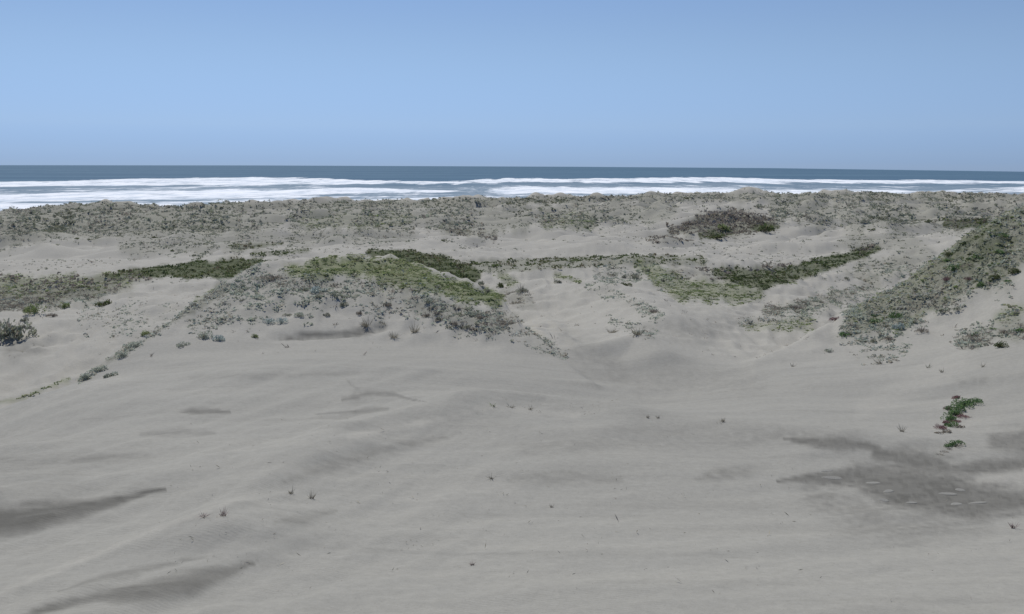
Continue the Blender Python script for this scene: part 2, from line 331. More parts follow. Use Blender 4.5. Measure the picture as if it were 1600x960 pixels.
DAMP_AND_SHADE = [  # damp patches, plus weak strokes that paint shade on slopes facing the camera
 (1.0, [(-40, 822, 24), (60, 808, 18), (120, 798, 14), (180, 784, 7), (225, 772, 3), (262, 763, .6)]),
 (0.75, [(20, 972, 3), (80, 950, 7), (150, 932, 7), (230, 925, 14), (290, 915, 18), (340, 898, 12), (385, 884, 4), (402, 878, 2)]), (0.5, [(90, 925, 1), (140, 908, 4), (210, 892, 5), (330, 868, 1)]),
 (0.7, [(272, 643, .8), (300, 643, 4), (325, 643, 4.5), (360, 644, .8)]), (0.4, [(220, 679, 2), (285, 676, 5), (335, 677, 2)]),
 (0.35, [(-20, 720, 7), (110, 719, 7), (240, 712, 2)]), (0.2, [(-20, 745, 12), (110, 742, 14)]),  # shade of the slope below the left ridge, painted as darker sand
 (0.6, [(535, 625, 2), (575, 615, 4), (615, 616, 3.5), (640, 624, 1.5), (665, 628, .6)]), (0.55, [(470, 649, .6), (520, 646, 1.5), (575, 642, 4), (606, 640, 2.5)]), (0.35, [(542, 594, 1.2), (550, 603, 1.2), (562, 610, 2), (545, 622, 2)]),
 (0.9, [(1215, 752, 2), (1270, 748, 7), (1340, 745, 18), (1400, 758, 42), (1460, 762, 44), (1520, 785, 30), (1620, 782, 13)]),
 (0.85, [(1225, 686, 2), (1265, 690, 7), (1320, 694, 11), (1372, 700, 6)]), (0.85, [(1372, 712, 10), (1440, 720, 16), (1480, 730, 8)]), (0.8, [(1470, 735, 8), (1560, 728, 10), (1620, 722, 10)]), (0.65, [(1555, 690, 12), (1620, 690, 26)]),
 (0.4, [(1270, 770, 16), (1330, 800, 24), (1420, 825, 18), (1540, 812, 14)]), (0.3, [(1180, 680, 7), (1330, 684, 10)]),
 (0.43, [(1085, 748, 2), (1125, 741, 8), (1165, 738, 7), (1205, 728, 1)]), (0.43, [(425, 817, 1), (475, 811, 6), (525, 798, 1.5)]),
 (0.25, [(880, 520, 8), (920, 555, 18), (970, 590, 14)]), (0.22, [(1010, 520, 8), (1100, 515, 15), (1160, 500, 8)]), (0.18, [(1000, 600, 20), (1180, 600, 14)]),  # weak strokes that darken the floors of the hollows
 (0.42, [(440, 755, 2), (520, 728, 7), (600, 703, 8), (690, 684, 3), (720, 676, 1)]), (0.2, [(820, 700, 10), (1000, 680, 14), (1190, 685, 12)]), (0.3, [(800, 752, 5), (890, 746, 8), (970, 750, 4)]),  # shaded side below the middle ridges, painted into the sand colour
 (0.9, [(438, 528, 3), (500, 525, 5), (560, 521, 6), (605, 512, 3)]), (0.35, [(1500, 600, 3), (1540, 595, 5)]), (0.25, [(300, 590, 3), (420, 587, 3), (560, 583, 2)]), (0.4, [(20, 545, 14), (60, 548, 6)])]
DRY_AND_LIT = [(1.0, [(545, 684, 4), (640, 664, 4), (700, 652, 3), (775, 636, 3)]), (0.9, [(1505, 757, 4), (1560, 752, 11), (1620, 746, 14)]), (0.8, [(1370, 735, 4), (1440, 735, 6)]), (0.6, [(-10, 930, 6), (200, 845, 4), (400, 770, 4)]),  # first stroke paints the sunlit ridge crest into the sand colour
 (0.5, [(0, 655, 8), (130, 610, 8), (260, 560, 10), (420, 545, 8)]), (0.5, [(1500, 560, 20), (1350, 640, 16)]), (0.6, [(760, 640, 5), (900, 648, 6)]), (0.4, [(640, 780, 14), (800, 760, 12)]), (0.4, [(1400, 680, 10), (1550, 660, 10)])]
def cover(px, row, Y, X, kinds):
    n1 = 0.6*fbm(X/(0.02*Y+0.3), Y/(0.06*Y+0.3)*1.0, 4, 61, 0.65)
    out = {k: np.zeros(px.shape) for k in kinds}
    for k, s, (y0, y1), pts in STROKES:
        if k not in out: continue
        m = (Y > y0) & (Y < y1)
        if not m.any(): continue
        q, e0, e1 = {'dark': (0.45, 1.2, 0.8), 'grass': (0.8, 1.4, .5)}.get(k, (1.0 if s < .85 else .5, 1.45, .45)); v = np.zeros(px.shape); v[m] = s*sstep(e0, e1, stroke_val(px[m], row[m], pts)+q*n1[m])
        out[k] = np.maximum(out[k], v)
    return out
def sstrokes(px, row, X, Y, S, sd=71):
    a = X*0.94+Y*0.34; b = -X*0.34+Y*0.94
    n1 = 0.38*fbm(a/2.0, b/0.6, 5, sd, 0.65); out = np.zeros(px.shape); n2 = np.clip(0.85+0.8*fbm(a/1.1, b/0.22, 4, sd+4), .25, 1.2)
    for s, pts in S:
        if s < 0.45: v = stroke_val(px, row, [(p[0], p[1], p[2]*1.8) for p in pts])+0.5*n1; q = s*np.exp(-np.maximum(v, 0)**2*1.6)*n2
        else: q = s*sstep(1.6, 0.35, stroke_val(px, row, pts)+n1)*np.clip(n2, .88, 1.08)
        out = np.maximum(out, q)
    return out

# ------------------------------------------------------------------ materials
def new_mat(name):
    m = bpy.data.materials.new(name); m.use_nodes = True; nt = m.node_tree
    return m, nt, nt.nodes['Principled BSDF']
def N(nt, t, **kw):
    n = nt.nodes.new(t)
    for k, v in kw.items():
        if k.startswith('i_'): n.inputs[int(k[2:]) if k[2:].isdigit() else k[2:].replace('_', ' ')].default_value = v
        else: setattr(n, k, v)
    return n
def mixc(nt, fac, a, b, mode='MIX'):
    n = N(nt, 'ShaderNodeMix', data_type='RGBA', blend_type=mode)
    for i, v in ((0, fac), (6, a), (7, b)):
        if isinstance(v, (int, float)): n.inputs[i].default_value = v
        elif isinstance(v, tuple): n.inputs[i].default_value = (*v, 1)
        else: nt.links.new(v, n.inputs[i])
    return n.outputs[2]
def math_(nt, op, a, b=0.0, c=None):
    n = N(nt, 'ShaderNodeMath', operation=op)
    for i, v in enumerate((a, b) if c is None else (a, b, c)):
        if isinstance(v, (int, float)): n.inputs[i].default_value = v
        else: nt.links.new(v, n.inputs[i])
    return n.outputs[0]
def ramp(nt, fac, stops, interp='LINEAR'):
    n = N(nt, 'ShaderNodeValToRGB'); cr = n.color_ramp; cr.interpolation = interp
    while len(cr.elements) < len(stops): cr.elements.new(0.5)
    for e, (p, c) in zip(cr.elements, stops): e.position = p; e.color = (*c, 1) if len(c) == 3 else c
    nt.links.new(fac, n.inputs[0]); return n.outputs[0]
def attr(nt, name):
    return N(nt, 'ShaderNodeAttribute', attribute_name=name).outputs['Fac']
def noise_n(nt, vec, scale, detail=4, rough=0.5):
    n = N(nt, 'ShaderNodeTexNoise'); n.inputs['Scale'].default_value = scale; n.inputs['Detail'].default_value = detail; n.inputs['Roughness'].default_value = rough
    nt.links.new(vec, n.inputs['Vector']); return n.outputs['Fac']
def mapped(nt, rot=0, sc=(1, 1, 1)):
    g = N(nt, 'ShaderNodeNewGeometry'); m = N(nt, 'ShaderNodeMapping'); m.inputs['Rotation'].default_value = (0, 0, rot); m.inputs['Scale'].default_value = sc
    nt.links.new(g.outputs['Position'], m.inputs['Vector']); return m.outputs[0]

SAND = (0.303, 0.290, 0.246); SAND_DAMP_SHADE = (0.128, 0.122, 0.102); SAND_DRY_LIT = (0.362, 0.344, 0.290)  # damp tone also paints slope shade, dry tone also the lit crest
def sand_material():
    m, nt, bs = new_mat('dune sand')
    p = mapped(nt); pa = mapped(nt, -0.35, (0.35, 1.6, 1)); pr = mapped(nt, 0.9, (1, 1, 1))
    big = noise_n(nt, p, 0.07, 5); med = noise_n(nt, pa, 0.5, 6, 0.6); fine = noise_n(nt, p, 9.0, 6, 0.75); str_ = noise_n(nt, mapped(nt, -0.35, (0.12, 1.3, 1)), 1.0, 5, 0.6)
    c = mixc(nt, ramp(nt, big, [(0.35, (0, 0, 0)), (0.68, (1, 1, 1))]), SAND, tuple(x*1.06 for x in SAND))
    c = mixc(nt, ramp(nt, med, [(0.3, (0, 0, 0)), (0.7, (1, 1, 1))]), mixc(nt, 1.0, c, (0.94, 0.945, 0.955), 'MULTIPLY'), c)
    c = mixc(nt, ramp(nt, str_, [(0.52, (0, 0, 0)), (0.72, (1, 1, 1))]), c, mixc(nt, 1.0, c, (0.90, 0.90, 0.90), 'MULTIPLY'))
    c = mixc(nt, attr(nt, 'dry'), c, SAND_DRY_LIT)  # dry sand and the painted light on the ridge crest
    d = attr(nt, 'damp'); dd = math_(nt, 'MULTIPLY', d, math_(nt, 'MULTIPLY_ADD', med, 0.5, 0.75))  # damp patches and painted slope shade share this mask
    c = mixc(nt, dd, c, SAND_DAMP_SHADE)
    gc = ramp(nt, noise_n(nt, p, 2.2, 5, 0.7), [(0.35, (0.13, 0.145, 0.075)), (0.5, (0.17, 0.19, 0.095)), (0.65, (0.23, 0.22, 0.14))])
    c = mixc(nt, attr(nt, 'green'), c, gc)
    dc = ramp(nt, noise_n(nt, p, 1.6, 5, 0.7), [(0.35, (0.055, 0.065, 0.030)), (0.55, (0.085, 0.10, 0.045)), (0.7, (0.14, 0.12, 0.08))])
    bc = ramp(nt, noise_n(nt, p, 4.0, 6, 0.8), [(0.30, (0.115, 0.11, 0.08)), (0.45, (0.165, 0.165, 0.115)), (0.58, (0.23, 0.225, 0.175)), (0.7, (0.28, 0.265, 0.225))])
    c = mixc(nt, attr(nt, 'brown'), c, bc)
    c = mixc(nt, attr(nt, 'dark_green'), c, dc)
    sp = ramp(nt, noise_n(nt, p, 26.0, 3, 0.6), [(0.30, (0.80, 0.80, 0.80)), (0.42, (1, 1, 1)), (0.66, (1, 1, 1)), (0.75, (1.15, 1.13, 1.1))])
    c = mixc(nt, 0.75, c, sp, 'MULTIPLY'); gr = ramp(nt, noise_n(nt, p, 5.5, 5, 0.8), [(0.3, (0.90, 0.90, 0.90)), (0.7, (1.10, 1.10, 1.10))]); c = mixc(nt, 1.0, c, gr, 'MULTIPLY')
    wet = attr(nt, 'beach'); c = mixc(nt, wet, c, (0.20, 0.185, 0.165))
    nt.links.new(c, bs.inputs['Base Color']); bs.inputs['Roughness'].default_value = 0.93
    bs.inputs['Specular IOR Level'].default_value = 0.15
    w = N(nt, 'ShaderNodeTexWave', wave_type='BANDS', bands_direction='Y'); w.inputs['Scale'].default_value = 3.2; w.inputs['Distortion'].default_value = 5.0; w.inputs['Detail'].default_value = 3; w.inputs['Detail Scale'].default_value = 1.2
    nt.links.new(mapped(nt, 0.35), w.inputs['Vector'])
    ripmask = ramp(nt, noise_n(nt, p, 0.35, 3), [(0.45, (0, 0, 0)), (0.62, (1, 1, 1))])
    hgt = math_(nt, 'ADD', math_(nt, 'MULTIPLY', math_(nt, 'MULTIPLY', w.outputs['Fac'], ripmask), 0.005), math_(nt, 'MULTIPLY', fine, 0.012))
    hgt = math_(nt, 'ADD', hgt, math_(nt, 'MULTIPLY', med, 0.05))
    bp = N(nt, 'ShaderNodeBump'); bp.inputs['Strength'].default_value = 0.6; bp.inputs['Distance'].default_value = 1.0
    nt.links.new(hgt, bp.inputs['Height']); nt.links.new(bp.outputs[0], bs.inputs['Normal'])
    return m
def leaf_material(name, stops, trans=0.25, sc=6.0):
    m, nt, bs = new_mat(name)
    t = attr(nt, 'tint'); oi = N(nt, 'ShaderNodeObjectInfo').outputs['Random']
    f = math_(nt, 'FRACT', math_(nt, 'ADD', t, math_(nt, 'MULTIPLY', oi, 0.0)))
    c = ramp(nt, f, stops)
    nz = noise_n(nt, mapped(nt), sc, 2)
    c = mixc(nt, 0.6, c, ramp(nt, nz, [(0.3, (0.6, 0.6, 0.6)), (0.7, (1.3, 1.3, 1.3))]), 'MULTIPLY')
    nt.links.new(c, bs.inputs['Base Color']); bs.inputs['Roughness'].default_value = 0.75; bs.inputs['Specular IOR Level'].default_value = 0.2
    tr = N(nt, 'ShaderNodeBsdfTranslucent'); nt.links.new(c, tr.inputs[0])
    mx = N(nt, 'ShaderNodeMixShader'); mx.inputs[0].default_value = trans
    nt.links.new(bs.outputs[0], mx.inputs[1]); nt.links.new(tr.outputs[0], mx.inputs[2])
    nt.links.new(mx.outputs[0], nt.nodes['Material Output'].inputs['Surface'])
    return m
M = {'sand': sand_material()}
M['silver'] = leaf_material('silver scrub leaves', [(0.0, (0.26, 0.27, 0.20)), (0.3, (0.38, 0.41, 0.32)), (0.6, (0.46, 0.50, 0.42)), (0.8, (0.38, 0.33, 0.26)), (1.0, (0.54, 0.56, 0.50))], 0.45)
M['grass'] = leaf_material('green dune grass', [(0.0, (0.15, 0.18, 0.075)), (0.35, (0.20, 0.26, 0.10)), (0.65, (0.26, 0.30, 0.14)), (0.85, (0.31, 0.29, 0.18)), (1.0, (0.36, 0.42, 0.19))], 0.45)
M['dark'] = leaf_material('dark succulent leaves', [(0.0, (0.075, 0.09, 0.04)), (0.4, (0.10, 0.14, 0.05)), (0.7, (0.15, 0.16, 0.075)), (1.0, (0.20, 0.155, 0.115))], 0.4)
M['dry'] = leaf_material('dry scrub twigs', [(0.0, (0.18, 0.155, 0.12)), (0.4, (0.28, 0.245, 0.20)), (0.7, (0.36, 0.32, 0.27)), (1.0, (0.28, 0.27, 0.18))], 0.35)
M['fore'] = leaf_material('foredune scrub', [(0.0, (0.18, 0.18, 0.125)), (0.35, (0.27, 0.29, 0.21)), (0.6, (0.34, 0.35, 0.28)), (0.8, (0.32, 0.275, 0.23)), (1.0, (0.29, 0.34, 0.25))], 0.4)
M['vivid'] = leaf_material('fresh green leaves', [(0.0, (0.07, 0.12, 0.05)), (0.4, (0.12, 0.20, 0.075)), (0.8, (0.19, 0.28, 0.12)), (1.0, (0.30, 0.36, 0.22))], 0.4)
M['rosy'] = leaf_material('reddish dry stems', [(0.0, (0.20, 0.11, 0.10)), (0.5, (0.33, 0.19, 0.18)), (1.0, (0.40, 0.29, 0.26))], 0.1)
M['straw'] = leaf_material('straw coloured stems', [(0.0, (0.22, 0.20, 0.15)), (0.5, (0.38, 0.34, 0.24)), (1.0, (0.52, 0.48, 0.38))], 0.1)
M['teal'] = leaf_material('pale blue green leaves', [(0.0, (0.28, 0.34, 0.30)), (0.5, (0.44, 0.50, 0.46)), (1.0, (0.58, 0.62, 0.58))], 0.4)

# ------------------------------------------------------------------ ground
def build_ground():
    az_in = np.linspace(R(-33), R(33), 721); oR = np.linspace(R(33), R(180), 60)[1:]; oL = np.linspace(R(-180), R(-33), 60)[:-1]
    az = np.concatenate([oL, az_in, oR])[:-1]       # last one repeats the first
    rad = np.exp(np.linspace(math.log(2.2), math.log(1150), 580))
    A, Rr = np.meshgrid(az, rad); X = Rr*np.sin(A); Y = Rr*np.cos(A)
    Z = land(X, Y); px, row = picture(X, Y, Z)
    na, nr = len(az), len(rad)
    front = Y > 5
    px = np.where(front, px, -5000); row = np.where(front, row, -5000)
    f = px.ravel(); g = row.ravel(); x = X.ravel(); y = Y.ravel()
    win = (f > -400) & (f < 2000) & (g > 290) & (g < 1400)
    damp = np.zeros(f.shape); dry = np.zeros(f.shape); green = np.zeros(f.shape); brown = np.zeros(f.shape)
    nr_ = win & (y < 95)
    damp[nr_] = sstrokes(f[nr_], g[nr_], x[nr_], y[nr_], DAMP_AND_SHADE); dry[nr_] = 0.8*sstrokes(f[nr_], g[nr_], x[nr_], y[nr_], DRY_AND_LIT, 77)  # besides damp and dry sand these hold painted slope shade and crest light
    cv = cover(f[win], g[win], y[win], x[win], ['dark', 'grass', 'silver', 'dry', 'fore'])
    green[win] = np.clip(0.95*cv['grass'], 0, 1); dgreen = np.zeros(f.shape); dgreen[win] = np.clip(0.95*cv['dark'], 0, 1)
    brown[win] = np.clip(0.6*cv['dry']+(0.28*cv['silver']+0.5*sstep(.8, 1.15, cv['silver']))+0.68*cv['fore'], 0, 0.9)
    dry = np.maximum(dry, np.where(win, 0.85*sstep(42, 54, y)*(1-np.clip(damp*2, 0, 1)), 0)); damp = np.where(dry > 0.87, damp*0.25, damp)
    beach = sstep(2.0, 0.3, Z.ravel())*sstep(300, 380, Y.ravel())
    idx = np.arange(na*nr).reshape(nr, na); i0 = idx[:-1]; i1 = idx[1:]
    q = np.stack([i0, np.roll(i0, -1, 1), np.roll(i1, -1, 1), i1], -1).reshape(-1, 4)[:, ::-1]
    V = np.stack([X, Y, Z], -1).reshape(-1, 3)
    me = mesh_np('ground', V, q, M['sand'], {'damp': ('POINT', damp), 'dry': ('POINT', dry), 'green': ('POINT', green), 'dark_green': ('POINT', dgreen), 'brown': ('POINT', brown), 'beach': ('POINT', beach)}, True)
    # close the small hole under the photographer
    o = link('ground', me); tag(o, kind='structure')
    k = 24; t = np.arange(k)*2*math.pi/k
    import bmesh
    bm = bmesh.new(); bm.from_mesh(me); bm.verts.ensure_lookup_table()
    bm.faces.new([bm.verts[i] for i in range(na)]); bm.normal_update(); bm.to_mesh(me); bm.free()
    return o
build_ground()

# ------------------------------------------------------------------ sea
def sea_material():
    m, nt, bs = new_mat('sea water')
    p = mapped(nt, 0, (0.35, 1, 1)); fo = attr(nt, 'foam'); sh = attr(nt, 'shallow')
    n1 = noise_n(nt, mapped(nt, 0, (0.030, 0.0065, 1)), 1.0, 4, 0.8); n2 = noise_n(nt, mapped(nt, 0, (0.012, 0.06, 1)), 1.0, 6, 0.7)
    deep = mixc(nt, ramp(nt, noise_n(nt, mapped(nt, 0, (0.0008, 0.006, 1)), 1.0, 4), [(0.4, (0, 0, 0)), (0.65, (1, 1, 1))]), (0.085, 0.150, 0.210), (0.110, 0.185, 0.245))
    c = mixc(nt, sh, deep, (0.26, 0.32, 0.36))
    s = math_(nt, 'ADD', fo, math_(nt, 'MULTIPLY', math_(nt, 'SUBTRACT', n1, 0.5), 2.0)); s = math_(nt, 'ADD', s, math_(nt, 'MULTIPLY', math_(nt, 'SUBTRACT', n2, 0.5), 0.8))
    f = ramp(nt, s, [(0.40, (0, 0, 0)), (0.75, (1, 1, 1))])
    caps = ramp(nt, noise_n(nt, mapped(nt, 0, (0.030, 0.022, 1)), 1.0, 6, 0.75), [(0.71, (0, 0, 0)), (0.75, (1, 1, 1))])
    f = math_(nt, 'MAXIMUM', f, math_(nt, 'MULTIPLY', caps, 0.6))
    fc = ramp(nt, noise_n(nt, mapped(nt, 0, (0.05, 0.02, 1)), 1.0, 5, 0.7), [(0.38, (0.62, 0.68, 0.72)), (0.55, (0.88, 0.90, 0.90))]); c = mixc(nt, f, c, fc)
    nt.links.new(c, bs.inputs['Base Color'])
    bs.inputs['Roughness'].default_value = 1.0; bs.inputs['Specular IOR Level'].default_value = 0.0
    gl = N(nt, 'ShaderNodeBsdfGlossy'); gl.inputs['Roughness'].default_value = 0.2
    df = N(nt, 'ShaderNodeBsdfDiffuse'); nt.links.new(c, df.inputs[0])
    mx = N(nt, 'ShaderNodeMixShader'); nt.links.new(math_(nt, 'MULTIPLY_ADD', f, -0.06, 0.06), mx.inputs[0]); nt.links.new(df.outputs[0], mx.inputs[1]); nt.links.new(gl.outputs[0], mx.inputs[2]); nt.links.new(mx.outputs[0], nt.nodes['Material Output'].inputs['Surface'])
    bp = N(nt, 'ShaderNodeBump'); bp.inputs['Strength'].default_value = 0.5; bp.inputs['Distance'].default_value = 1.2
    nt.links.new(noise_n(nt, p, 0.22, 5, 0.65), bp.inputs['Height']); nt.links.new(bp.outputs[0], df.inputs['Normal'])
    return m
# surf lines: column, far row, near row, strength
SURF = [
 [(-200, 287, 294, 1), (0, 285, 293.5, 1), (100, 283, 292.5, 1), (200, 280, 292, 1), (300, 279, 291, 1), (400, 278, 290, 1), (500, 279, 290, .95), (580, 283, 290, .9), (700, 284, 288.5, .85), (800, 279, 286, 1), (900, 280, 286, 1), (1000, 279, 286, 1), (1100, 277.5, 286, 1), (1200, 280, 286.5, 1), (1300, 281, 287.5, 1), (1400, 282, 287.5, .95), (1500, 282.5, 288, .9), (1600, 284, 289, .9), (1900, 285, 290, .9)],
 [(-200, 307, 318, 1), (0, 305, 318, 1), (100, 303, 317, 1), (200, 301, 315, 1), (300, 300, 313, 1), (400, 297, 308, 1), (500, 296, 305, 1), (600, 295, 302, 1), (700, 299, 303, .9), (750, 294, 304, .55), (800, 293, 305, 1), (900, 293, 304, 1), (1000, 294, 304, 1), (1100, 295, 304, .9), (1200, 296, 305, .95), (1300, 298, 306, .9), (1400, 299, 307, .9), (1450, 300, 307, .6), (1500, 297, 304, .8), (1540, 296, 304, .6), (1600, 292, 303, .95), (1900, 292, 302, .9)],
 [(-200, 321, 330, .9), (0, 320, 330, .9), (150, 319, 328, .9), (250, 318, 326, .8), (400, 314, 322, .8), (560, 313, 320, .9), (640, 311, 318, 1), (720, 308, 314, .9), (800, 308, 312, .6), (900, 307, 312, .7), (1000, 305, 309, .3), (1200, 304, 308, .3), (1300, 305, 309, .9), (1390, 304, 309, .9), (1450, 303, 308, .4), (1600, 301, 305, .5), (1900, 301, 305, .5)]]
def build_sea():
    az = np.concatenate([np.linspace(R(-75), R(-34), 40)[:-1], np.linspace(R(-34), R(34), 640), np.linspace(R(34), R(75), 40)[1:]])
    tt = np.linspace(0, 1, 150); U = np.tan(az); cx = 800+F*np.clip(U, -.75, .75)
    # the far edge of the water: rows of the seen horizon
    hp = np.interp(cx, [0, 400, 900, 1200, 1600], [2.9, 1.5, 1.4, 2.2, 6.0])
    Rmax = EYE/(hp/F)
    near = np.exp(np.linspace(math.log(380), math.log(1750), 150)); V = []
    far = np.exp(np.linspace(0, 1, 41)[1:, None]*np.log(Rmax/1750)[None, :])*1750
    Y = np.concatenate([np.repeat(near[:, None], len(az), 1), far], 0)
    X = Y*np.clip(U, -4, 4)[None, :]
    px, row = picture(X, Y, np.zeros_like(X))
    foam = np.zeros_like(X); Z = np.zeros_like(X); C = np.clip(px, -190, 1890)
    for b in SURF:
        b = np.array(b, float); t = np.interp(C, b[:, 0], b[:, 1]); n = np.interp(C, b[:, 0], b[:, 2]); s = np.interp(C, b[:, 0], b[:, 3])
        wob = 1.2*noise(X/60, Y/300, 91)+1.3*noise(X/19, Y/500, 92)
        e = np.minimum((row-t-wob)/2.2, (n-row+wob)/3.0)
        foam = np.maximum(foam, s*np.clip(e+0.45, 0, .85))
        q = (row-t)/(n-t+0.01); Z += 1.5*np.where((q > -.3) & (q < 1.2), np.sin(np.clip((q+.3)/1.5, 0, 1)*math.pi), 0)*(0.6+0.6*noise(X/40, Y/200, 93))*s
    lo = np.interp(C, [b[0] for b in SURF[0]], [b[1] for b in SURF[0]]); shallow = sstep(-2, 14, row-lo)*(0.75+0.35*noise(X/70, Y/60, 95))
    foam = np.maximum(foam, 0.51*sstep(2, 18, row-lo)+0.20*noise(X/90, Y/30, 97)*sstep(0, 8, row-lo))
    Z += 0.35*noise(X/60, Y/12, 99)
    V = np.stack([X, Y, Z], -1).reshape(-1, 3); nr, na = X.shape; idx = np.arange(nr*na).reshape(nr, na)
    q = np.stack([idx[:-1, :-1], idx[:-1, 1:], idx[1:, 1:], idx[1:, :-1]], -1).reshape(-1, 4)
    me = mesh_np('sea', V, q, sea_material(), {'foam': ('POINT', foam.ravel()), 'shallow': ('POINT', np.clip(shallow, 0, 1).ravel())}, True)
    tag(link('sea', me), kind='structure')
build_sea()

# ------------------------------------------------------------------ plants
def leaf_quads(c, d, up, L, W):
    """diamond leaves: centres c, direction d, side = d x up"""
    s = np.cross(d, up); s /= np.linalg.norm(s, axis=1)[:, None]+1e-9
    V = np.stack([c, c+d*L[:, None]*0.5+s*W[:, None], c+d*L[:, None], c+d*L[:, None]*0.5-s*W[:, None]], 1)
    return V.reshape(-1, 3), np.arange(len(c)*4).reshape(-1, 4)
def unit(v): return v/(np.linalg.norm(v, axis=-1, keepdims=True)+1e-9)
def clump_template(n, kind, seed):
    r = np.random.default_rng(seed)
    if kind == 'tuft':        # upright, arching blades
        a = r.uniform(0, 2*math.pi, n); tilt = r.uniform(0.05, 1.1, n)**0.8*1.6; lean = r.normal(0, .35, 2)
        c = np.stack([np.cos(a)*0.18*r.random(n), np.sin(a)*0.18*r.random(n), np.zeros(n)-0.05], 1)
        d = unit(np.stack([np.cos(a)*tilt+lean[0], np.sin(a)*tilt+lean[1], np.ones(n)], 1)); L = r.uniform(0.15, 1.0, n)**1.3; W = r.uniform(0.008, 0.018, n)*(1+20/n)
        return leaf_quads(c, d, unit(r.normal(size=(n, 3))), L, W)
    # lumpy dome made of two or three lobes
    k = r.integers(3, 7); lob = np.stack([r.uniform(-.34, .34, k), r.uniform(-.34, .34, k), np.zeros(k)], 1); lr = r.uniform(.16, .38, k)
    w = r.integers(0, k, n); dirn = unit(r.normal(size=(n, 3))); dirn[:, 2] = np.abs(dirn[:, 2])
    rad = lr[w]*r.uniform(0.35, 1.0, n)**0.5
    c = lob[w]+dirn*rad[:, None]*np.array([1, 1, 0.9 if kind == 'dome' else 0.42])
    d = unit(dirn+0.8*r.normal(size=(n, 3))); d[:, 2] = d[:, 2]*0.6+0.15; d = unit(d)
    s = (30/n)**0.40
    if kind == 'mat': d[:, 2] = np.abs(d[:, 2])*0.5+0.1
    L = r.uniform(0.15, 0.32, n)*s; W = r.uniform(0.05, 0.11, n)*s
    if kind == 'twig': L = L*1.7; W = W*0.35; d = unit(dirn*np.array([1, 1, 1.0])+0.35*r.normal(size=(n, 3)))
    return leaf_quads(c-d*L[:, None]*0.4, d, unit(r.normal(size=(n, 3))), L, W)
TPL = {(k, n): [clump_template(n, k, 100+i+n) for i in range(8)] for k in ('dome', 'mat', 'tuft', 'twig') for n in (4, 7, 12, 24, 60)}

def bake(name, label, kindtpl, pts, size, hscale, nleaf, mat, tint, catg='scrub', rep=0):
    """many small plants as one mesh that nobody could count"""
    n = len(pts); Vs, Fs, Ts = [], [], []; off = 0
    r = np.random.default_rng(len(name)+n)
    for v in range(8):
        sel = np.arange(v, n, 8)
        if not len(sel): continue
        V, Fc = TPL[(kindtpl, nleaf)][v]; a = r.uniform(0, 2*math.pi, len(sel)); ca, sa = np.cos(a)[:, None], np.sin(a)[:, None]
        sx = size[sel][:, None]; hz = hscale[sel][:, None]
        W = np.stack([(V[:, 0]*ca-V[:, 1]*sa)*sx, (V[:, 0]*sa+V[:, 1]*ca)*sx, V[:, 2]*sx*hz+0*ca], -1)+pts[sel][:, None, :]
        Vs.append(W.reshape(-1, 3)); nv = len(V)
        Fs.append((Fc[None]+(np.arange(len(sel))*nv)[:, None, None]+off).reshape(-1, 4)); off += nv*len(sel)
        Ts.append((np.clip(tint[sel][:, None]+r.normal(0, 0.13, (len(sel), len(Fc))), 0.01, 0.99)).ravel())
    me = mesh_np(name, np.concatenate(Vs), np.concatenate(Fs), M[mat], {'tint': ('FACE', np.concatenate(Ts))})
    o = link(name, me); tag(o, label, catg, kind='stuff'); return len(me.polygons)*2

def scatter(n, y0, y1, seed):
    r = np.random.default_rng(seed); Y = np.sqrt(r.uniform(y0*y0, y1*y1, n)); X = Y*r.uniform(-0.66, 0.66, n)
    Z = land(X, Y); px, row = picture(X, Y, Z); return X, Y, Z, px, row, r
tot = 0
pools = {}
KINDS = ['dark', 'grass', 'silver', 'dry', 'fore']
for (n, y0, y1, seed, zone) in ((165000, 38, 96, 1, 'near'), (185000, 96, 260, 2, 'mid'), (215000, 230, 640, 3, 'far')):
    X, Y, Z, px, row, r = scatter(n, y0, y1, seed)
    cv = cover(px, row, Y, X, KINDS); clus = (0.45+1.1*fbm(X/1.5, Y/1.9, 2, 131)+0.7*noise(X/6, Y/6, 133)) if zone == 'near' else 0.5+1.0*noise(X/(Y*0.02+.3), Y/(Y*0.03+.3), 131)
    ok = Z > (0.7 if zone != 'near' else -9)
    dens = {'near': dict(dark=.9, grass=.9, silver=1.15, dry=.7, fore=.3), 'mid': dict(dark=1, grass=.9, silver=.8, dry=.75, fore=.6), 'far': dict(dark=1, grass=.6, silver=.5, dry=.9, fore=.8)}[zone]
    P_ = {k: cv[k]*dens[k]*(np.clip(clus+0.9*np.maximum(cv[k]-0.6, 0), 0.1, 1.2) if k in ('silver', 'dry', 'fore') else np.clip(0.6+0.6*clus, .3, 1)) for k in KINDS}
    tot_p = sum(P_.values()); keep = ok & (r.random(n) < np.minimum(tot_p, 0.95)); pick = r.random(n)*np.maximum(tot_p, 1e-6); used = keep.copy(); acc = 0
    for k in KINDS:
        m = keep & (pick >= acc) & (pick < acc+P_[k]); acc = acc+P_[k]; pools[(zone, k)] = (X[m], Y[m], Z[m])
    # lone plants dotted over the flats
    if zone in ('mid', 'far'):
        patch = sstep(-.25, .5, fbm(X/30, Y/40, 3, 141))
        m = ok & ~used & (r.random(n) < (0.11 if zone == 'mid' else 0.2)*patch); pools[(zone, 'dots')] = (X[m], Y[m], Z[m])
    else:
        m = ok & ~used & (Y > 44) & (row < 560) & (r.random(n) < 0.012*sstep(0, .5, noise(X/5, Y/5, 151))+0.004); pools[(zone, 'dots')] = (X[m], Y[m], Z[m])
